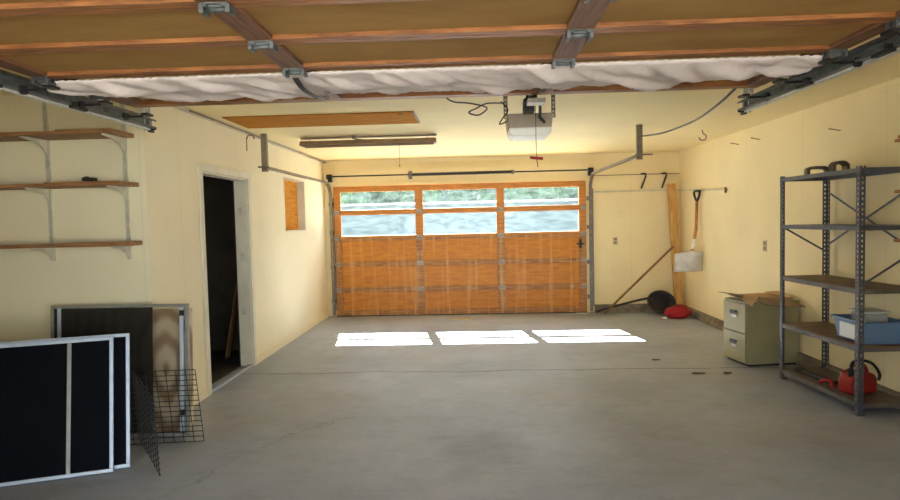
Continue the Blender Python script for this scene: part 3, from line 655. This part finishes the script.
# lumber post
bm = NB(); bar(bm, (3.085, 9.36, .0), (3.04, D-.085, 1.99), .115, .09, (0, 1, 0))
tag(obj('lumber_post', bm, 'post', bevel=.006), 'tall pale lumber post leaning in the far right corner', 'post')
bm = NB(); bar(bm, (1.98, 9.48, .004), (3.0, 9.36, 1.03), .028, .020, (0, 1, 0))
tag(obj('long_stick', bm, 'stick'), 'thin brown stick leaning diagonally against the post', 'stick')
# shovel
t = thing('snow_shovel', 'snow shovel with wooden shaft hanging on the right wall', 'shovel', (XR-.06, 8.7, .7))
bm = NB(); tube(bm, [(XR-.05, 8.79, 1.70), (XR-.08, 8.74, 1.3), (XR-.17, 8.68, .93)], .021, 10); obj('shaft', bm, 'orange_wood', t, smooth=True)
bm = NB(); tube(bm, spline([(XR-.05, 8.69, 1.83), (XR-.05, 8.89, 1.83), (XR-.05, 8.87, 1.76), (XR-.05, 8.79, 1.70), (XR-.05, 8.71, 1.76)], 5, True), .017, 8, True); obj('grip', bm, 'blackgrip', t, smooth=True)
bm = NB(); tube(bm, [(XR-.115, 8.712, 1.16), (XR-.15, 8.69, 1.02)], .024, 10); obj('ferrule', bm, 'paper', t, label='white paper label around the shaft')
bm = NB(); nn = 14
def bl(u, v):
    cu = (u-.5)*2; bow = .06*(1-cu*cu)*(1-.3*v)
    return Vector((2.84+.33*u+.25*bow, 8.80-.18*u-bow+.04*v, .985-.30*v-.03*abs(cu)*(1-v)+.03*u))
g = [[bm.verts.new(bl(i/nn, j/8)) for j in range(9)] for i in range(nn+1)]
for i in range(nn):
    for j in range(8): bm.faces.new((g[i][j], g[i+1][j], g[i+1][j+1], g[i][j+1]))
b_ = obj('blade', bm, 'blade', t, smooth=True); s_ = b_.modifiers.new('thickness', 'SOLIDIFY'); s_.thickness = .006
# hose coil, cable, red bag
t = thing('coiled_hose', 'black hose coil lying on the floor in the far right corner', 'hose', (2.84, 9.33, 0))
for k in range(5):
    bm = NB(); r_ = .19-.012*k; cz = .19
    tube(bm, [(2.80+r_*math.cos(a), 9.30+.035*k+.10*math.sin(a), cz+.75*r_*math.sin(a)+.0) for a in [2*PI*i/32 for i in range(32)]], .026, 8, True); obj('loop', bm, 'bagblack', t, smooth=True)
bm = NB(); tube(bm, [(2.83, 9.42, .17), (2.83, 9.44, .17)], .15, 20); obj('hub', bm, 'bagblack', t)
bm = NB(); tube(bm, spline([(2.75, 9.42, .26), (2.5, 9.48, .20), (2.2, 9.52, .12), (1.98, 9.54, .06), (1.86, 9.50, .025)], 6), .018, 8); obj('free_end', bm, 'bagblack', t, smooth=True)
bm = NB(); vs = bmesh.ops.create_icosphere(bm, subdivisions=4, radius=1)['verts']
for v in vs:
    n_ = 1+.14*noise.noise(v.co*2.2)+.05*noise.noise(v.co*6)
    v.co = Vector((2.925+.185*v.co.x*n_, 8.94+.11*v.co.y*n_, max(.003, .085+.10*v.co.z*n_)))
t = thing('red_bag', 'small red stuffed bag on the floor in front of the lumber post', 'bag', (2.925, 8.94, 0))
obj('body', bm, 'redfab', t, smooth=True)
bm = NB(); tube(bm, spline([(2.80, 8.88, .15), (2.87, 8.87, .195), (2.97, 8.87, .20), (3.04, 8.88, .15)], 5), .009, 6); obj('strap', bm, 'red', t, smooth=True)
# plates, nails
def cover(name, bm, lab, holes, cat='outlet'):
    t = thing(name, lab, cat, holes[2]); obj('plate', bm, 'plate', t, bevel=.003)
    for h in holes[:2]: obj('socket', one('', '', h), 'lampgrey', t)
cover('wall_outlet', one('', '', (2.155, 2.235, D-.008, D-.0005, 1.06, 1.18)), 'ivory outlet cover on the back wall right of the far door',
      ((2.175, 2.215, D-.010, D-.008, 1.075, 1.11), (2.175, 2.215, D-.010, D-.008, 1.13, 1.165), (2.195, D, 1.06)))
cover('wall_outlet', one('', '', (XR-.008, XR-.0005, 6.82, 6.90, 1.08, 1.20)), 'ivory outlet cover on the right wall above the filing cabinet',
      ((XR-.010, XR-.008, 6.84, 6.88, 1.095, 1.13), (XR-.010, XR-.008, 6.84, 6.88, 1.15, 1.185), (XR, 6.86, 1.08)))
for (y, z, lab) in ((7.55, 2.345, 'small nail high on right wall, farthest of three'), (7.0, 2.333, 'small nail high on right wall, middle of three'), (5.50, 2.213, 'small nail on right wall above the metal shelving')):
    bm = NB(); tube(bm, [(XR, y-.02, z-.008), (XR-.085, y, z+.012)], .005, 6); tube(bm, [(XR-.085, y, z+.012), (XR-.088, y, z+.013)], .009, 8)
    tag(obj('nail', bm, 'lampgrey'), lab, 'nail', 'nails on the right wall')
# wall shelves near right
for z, lab in ((1.975, 'orange wooden shelf on the near right wall, highest'), (1.62, 'orange wooden shelf on the near right wall, middle'), (1.275, 'orange wooden shelf on the near right wall, lowest')):
    t = thing('wall_shelf', lab, 'shelf', (XR, 3.9, z))
    obj('board', one('', '', (2.955, XR-.002, 3.2, 4.43, z, z+.022)), 'orange_wood', t, bevel=.003)
    for yy in (3.5, 4.3):
        bm = NB(); prism(bm, [(0, -.001), (.2, -.001), (.2, -.012), (.02, -.1), (0, -.1)], -.004, .004, mat_axes((XR-.002, yy, z), (-1, 0, 0), (0, 0, 1), (0, 1, 0))); obj('bracket', bm, 'white_dirty', t)
bm = NB(); bar(bm, (2.93, 4.36, 2.005), (XR-.05, 4.2, 2.045), .03, .018); 
tag(obj('wood_offcut', bm, 'orange_wood'), 'short wood offcut lying on the highest right wall shelf', 'wood piece')

# ================================================================== METAL SHELVING
mtS = Matrix.Translation((2.735, 5.585, 0)) @ Matrix.Rotation(.03, 4, 'Z')
t = thing('metal_shelving', 'five-tier grey steel shelving unit against the right wall', 'shelving unit', mtx=mtS)
Wd, Ln = .42, 1.08
def angle_post(cx, cy, sx_, sy_, Hp=1.825):
    bm = NB(); w_ = .042
    def flange(axis, s):
        n_ = 48; p = Hp/n_
        def seg(a0, a1, z0, z1):
            if axis == 0: box(bm, *sorted((cx+s*a0, cx+s*a1)), *sorted((cy, cy+sy_*.003)), z0, z1, mtS)
            else: box(bm, *sorted((cx, cx+sx_*.003)), *sorted((cy+s*a0, cy+s*a1)), z0, z1, mtS)
        seg(0, .015, 0, Hp); seg(.027, w_, 0, Hp)
        for i in range(n_): seg(.015, .027, i*p, i*p+p*.52)
    flange(0, sx_); flange(1, sy_); return bm
for cx, cy, sx_, sy_ in ((0, 0, 1, -1), (Wd, 0, -1, -1), (0, -Ln, 1, 1), (Wd, -Ln, -1, 1)):
    p_ = obj('post', angle_post(cx, cy, sx_, sy_), 'shelf_grey', t)
    bm = NB(); box(bm, *sorted((cx-.003*sx_, cx+.048*sx_)), *sorted((cy-.003*sy_, cy+.048*sy_)), 0, .012, mtS); obj('foot', bm, 'shelf_grey', p_)
for i, z in enumerate((1.812, 1.392, .93, .505, .09)):
    bm = NB()
    box(bm, .004, Wd-.004, -Ln+.004, -.004, z-.004, z, mtS)
    for (a, b, c, d_) in ((.004, .007, -Ln+.004, -.004), (Wd-.007, Wd-.004, -Ln+.004, -.004), (.004, Wd-.004, -Ln+.004, -Ln+.007), (.004, Wd-.004, -.007, -.004)):
        box(bm, a, b, c, d_, z-.034, z-.004, mtS)
    sh_ = obj('shelf', bm, 'shelf_grey' if i in (0, 1) else 'shelf_deck', t, label='grey steel shelf' if i != 2 else None)
    if i in (2, 3):
        bm = NB(); box(bm, .012, Wd-.012, -Ln+.012, -.012, z+.0005, z+.007, mtS); obj('shelf_liner', bm, 'shelf_brown', sh_, label='worn brown board liner')
    if i in (0, 4):
        for cx, cy, sx_, sy_ in ((0, 0, 1, -1), (Wd, 0, -1, -1), (0, -Ln, 1, 1), (Wd, -Ln, -1, 1)):
            bm = NB(); prism(bm, [(0, 0), (.075, 0), (0, -.075)], 0, .003, mtS @ mat_axes((cx, cy+.003*sy_*-1, z), (sx_, 0, 0), (0, 0, 1), (0, -sx_, 0))); obj('gusset', bm, 'shelf_grey', t)
def brace(a, b, nrm=(1, 0, 0)):
    bm = NB(); bar(bm, mtS @ Vector(a), mtS @ Vector(b), .016, .004, nrm); obj('cross_brace', bm, 'shelf_grey', t)
brace((Wd-.002, -.05, 1.66), (Wd-.002, -Ln+.03, 1.20)); brace((Wd-.006, -.05, 1.22), (Wd-.006, -Ln+.03, 1.68))
brace((.02, -.004, 1.375), (Wd-.02, -.004, 1.15), (0, 1, 0))
brace((.02, -Ln+.004, .96), (Wd-.02, -Ln+.004, 1.20), (0, 1, 0))
# brackets on top shelf
def u_strap(c, w_, h_, rot, lab):
    mt = Matrix.Translation(c) @ Matrix.Rotation(rot, 4, 'Z'); bm = NB()
    path = [(-w_/2, 0, .003), (-w_/2, 0, h_*.75), (-w_/2+.03, 0, h_), (w_/2-.03, 0, h_), (w_/2, 0, h_*.75), (w_/2, 0, .003)]
    pts = [Vector(path[0])] + spline(path[1:5], 4) + [Vector(path[5])]
    for a, b in zip(pts[:-1], pts[1:]):
        e = (b-a).normalized()*.003; bar(bm, mt @ (a-e), mt @ (b+e), .06, .024, mt.to_3x3() @ Vector((0, 0, 1)) if abs((b-a).normalized().z) < .7 else mt.to_3x3() @ Vector((1, 0, 0)))
    t2 = thing('metal_bracket', lab, 'bracket', mtx=mt); o = obj('band', bm, 'bronze', t2)
    bm = NB()
    box(bm, -w_/2-.006, -w_/2+.03, -.025, .025, 0, .008, mt); box(bm, w_/2-.03, w_/2+.006, -.025, .025, 0, .008, mt); obj('foot', bm, 'bronze', t2)
u_strap((2.90, 5.30, 1.813), .155, .060, -.1, 'low brown U-shaped bracket on the top steel shelf, farther one')
u_strap((2.955, 5.08, 1.813), .115, .082, .1, 'tall brown U-shaped bracket on the top steel shelf, nearer the front post')
# blue bin
t = thing('plastic_bin', 'blue plastic bin on the fourth tier of the steel shelving', 'bin', (3.0, 4.78, .513))
bx0, bx1, by0, by1, bz0, bz1 = 2.84, 3.155, 4.555, 4.95, .513, .675
bm = NB(); tp = .025
V = [bm.verts.new(p) for p in ((bx0+tp, by0+tp, bz0), (bx1-tp, by0+tp, bz0), (bx1-tp, by1-tp, bz0), (bx0+tp, by1-tp, bz0), (bx0, by0, bz1), (bx1, by0, bz1), (bx1, by1, bz1), (bx0, by1, bz1))]
bm.faces.new((V[3], V[2], V[1], V[0]))
for a in range(4): bm.faces.new((V[a], V[(a+1) % 4], V[4+(a+1) % 4], V[4+a]))
o = obj('tub', bm, 'blue', t); sm = o.modifiers.new('thickness', 'SOLIDIFY'); sm.thickness = .006
bm = NB(); box(bm, bx0-.014, bx0+.004, by0-.014, by1+.014, bz1-.012, bz1+.004); box(bm, bx1-.004, bx1+.014, by0-.014, by1+.014, bz1-.012, bz1+.004); box(bm, bx0+.004, bx1-.004, by0-.014, by0+.004, bz1-.012, bz1+.004); box(bm, bx0+.004, bx1-.004, by1-.004, by1+.014, bz1-.012, bz1+.004); obj('rim', bm, 'blue', t, bevel=.004)
bm = NB(); box(bm, bx0-.006, bx0+.012, by0+.10, by1-.10, bz0+.02, bz1-.03); obj('lit_end_face', bm, 'clear', t, label='pale slab painting the light on the bin end')  # light falling on the bin's end, put in as a pale slab
t = thing('clear_container', 'cloudy clear plastic container sitting in the blue bin', 'container', (3.0, 4.8, bz0+.01))
bm = NB(); box(bm, 2.93, 3.10, 4.68, 4.88, bz0+.012, bz1+.05); obj('tub', bm, 'clearbox', t, bevel=.02)
bm = NB(); box(bm, 2.92, 3.11, 4.67, 4.89, bz1+.051, bz1+.064); obj('lid', bm, 'clear', t, bevel=.006)
# gas can
mt = Matrix.Translation((2.945, 4.80, .092)) @ Matrix.Rotation(.35, 4, 'Z')
t = thing('gas_can', 'red plastic fuel can with black hose on the bottom steel shelf', 'fuel can', mtx=mt)
bm = NB(); sec = [(-.12, 0), (.12, 0), (.13, .02), (.13, .11), (.10, .15), (-.02, .185), (-.10, .16), (-.13, .11), (-.13, .02)]
prism(bm, sec, -.065, .065, mt @ mat_axes((0, 0, 0), (1, 0, 0), (0, 0, 1), (0, -1, 0))); obj('body', bm, 'red', t, bevel=.018)
bm = NB(); tube(bm, [mt @ p for p in spline([(-.08, 0, .15), (-.06, 0, .205), (.0, 0, .225), (.07, 0, .20), (.10, 0, .14)], 5)], .013, 8); obj('handle', bm, 'red', t, smooth=True)
bm = NB(); tube(bm, [mt @ p for p in spline([(-.09, -.02, .15), (-.10, -.03, .24), (-.04, -.05, .265), (.06, -.07, .235), (.13, -.075, .15), (.12, -.075, .10)], 6)], .011, 8); obj('spout_hose', bm, 'black', t, smooth=True)
bm = NB(); tube(bm, [mt @ Vector((-.09, -.02, .14)), mt @ Vector((-.095, -.025, .185))], .026, 12); obj('cap', bm, 'black', t)
bm = NB(); tube(bm, spline([(2.79, 5.03, .110), (2.80, 4.99, .14), (2.83, 4.96, .14), (2.82, 4.92, .111), (2.80, 4.88, .111)], 5), .017, 8)
tag(obj('red_funnel_hose', bm, 'red', smooth=True), 'short red hose lying beside the fuel can', 'hose')
bm = NB(); bar(bm, (2.86, 5.50, .105), (2.90, 5.03, .105), .075, .022)
tag(obj('dark_board', bm, 'steel_dark', bevel=.004), 'dark flat board lying on the bottom steel shelf', 'board')

# ================================================================== FILING CABINET
ang = math.atan2(.07, .40)
mt = Matrix.Translation((2.625, 6.0, 0)) @ Matrix.Rotation(ang*.9, 4, 'Z')     # local x = depth (away from front), y = along front
t = thing('filing_cabinet', 'sage green two-drawer filing cabinet beside the steel shelving', 'filing cabinet', mtx=mt)
cd, cwid, ch = .555, .40, .635
bm = NB(); box(bm, .008, cd, 0, cwid, .02, ch, mt); obj('body', bm, 'cab', t, bevel=.004)
bm = NB(); box(bm, .03, cd-.02, .02, cwid-.02, 0, .02, mt); obj('plinth', bm, 'steel_dark', t)
for z0, z1 in ((.03, .315), (.325, .615)):
    bm = NB(); box(bm, -.010, .0075, .012, cwid-.012, z0, z1, mt); d_ = obj('drawer', bm, 'cab', t, bevel=.004)
    zc = (z0+z1)/2+.05
    bm = NB(); box(bm, -.03, -.011, cwid/2-.05, cwid/2+.05, zc, zc+.014, mt); box(bm, -.03, -.026, cwid/2-.05, cwid/2+.05, zc-.02, zc, mt); obj('handle', bm, 'hasp', d_)
    bm = NB(); box(bm, -.014, -.011, cwid/2-.04, cwid/2+.04, zc-.055, zc-.03, mt); obj('label_holder', bm, 'steel_bright', d_)
# cardboard on top
t = thing('cardboard_box', 'flattened brown cardboard box with open flaps on top of the filing cabinet', 'cardboard box', (2.9, 6.2, .64))
def sheet(name, pts, m_, th=.005, up=Vector((0, 0, 1))):
    bm = NB(); P_ = [Vector(p) for p in pts]; n_ = (P_[1]-P_[0]).cross(P_[2]-P_[0]).normalized()
    if n_.z < 0: n_ = -n_
    A = [bm.verts.new(p) for p in P_]; B = [bm.verts.new(p+n_*th) for p in P_]; k = len(P_)
    bm.faces.new(A[::-1]); bm.faces.new(B)
    for i in range(k): bm.faces.new((A[i], A[(i+1) % k], B[(i+1) % k], B[i]))
    return obj(name, bm, m_, t)
sheet('panel', [(2.66, 6.10, .642), (3.14, 6.14, .645), (3.10, 6.42, .672), (2.62, 6.42, .66)], 'card')
sheet('flap', [(2.50, 6.38, .695), (2.70, 6.08, .668), (2.82, 6.14, .662), (2.66, 6.42, .672)], 'card2')
sheet('flap', [(2.68, 6.06, .668), (2.76, 5.86, .622), (3.10, 5.84, .602), (3.06, 6.08, .664)], 'card2')
sheet('flap', [(2.58, 6.02, .664), (2.66, 6.12, .690), (2.76, 6.04, .684), (2.62, 5.88, .610)], 'card')
sheet('flap', [(3.02, 6.10, .665), (3.14, 6.08, .668), (3.12, 6.40, .69), (2.98, 6.40, .685)], 'card')

# ================================================================== FLOOR LITTER
bm = NB(); bar(bm, (-.40, 9.17, .006), (-.08, 9.10, .006), .07, .012)
tag(obj('wood_scrap', bm, 'mortar'), 'pale wood scrap on the floor before the far door', 'wood scrap')
bm = NB(); bar(bm, (1.55, 9.52, .006), (1.75, 9.50, .008), .05, .010)
tag(obj('paper_scrap', bm, 'paper'), 'white scrap at the foot of the far door, right corner', 'scrap')
bm = NB(); bar(bm, (2.70, 8.93, .010), (2.755, 8.91, .014), .05, .018)
tag(obj('paper_scrap', bm, 'paper'), 'small white scrap beside the red bag', 'scrap')
for (x, y, s, lab) in ((1.85, 6.35, .035, 'tiny dry leaf on the floor, left of the cluster toward the cabinet'), (2.08, 5.78, .05, 'dry leaf on the floor left of the steel shelving'), (2.35, 5.78, .03, 'small dry leaf nearest the filing cabinet')):
    bm = NB(); prism(bm, [(s*1.3*math.cos(a), s*.6*math.sin(a)*(1+.3*math.cos(3*a))) for a in [2*PI*k/10 for k in range(10)]], 0, .006, Matrix.Translation((x, y, .001)))
    tag(obj('dry_leaf', bm, 'leafdry'), lab, 'leaf', 'dry leaves on the floor')
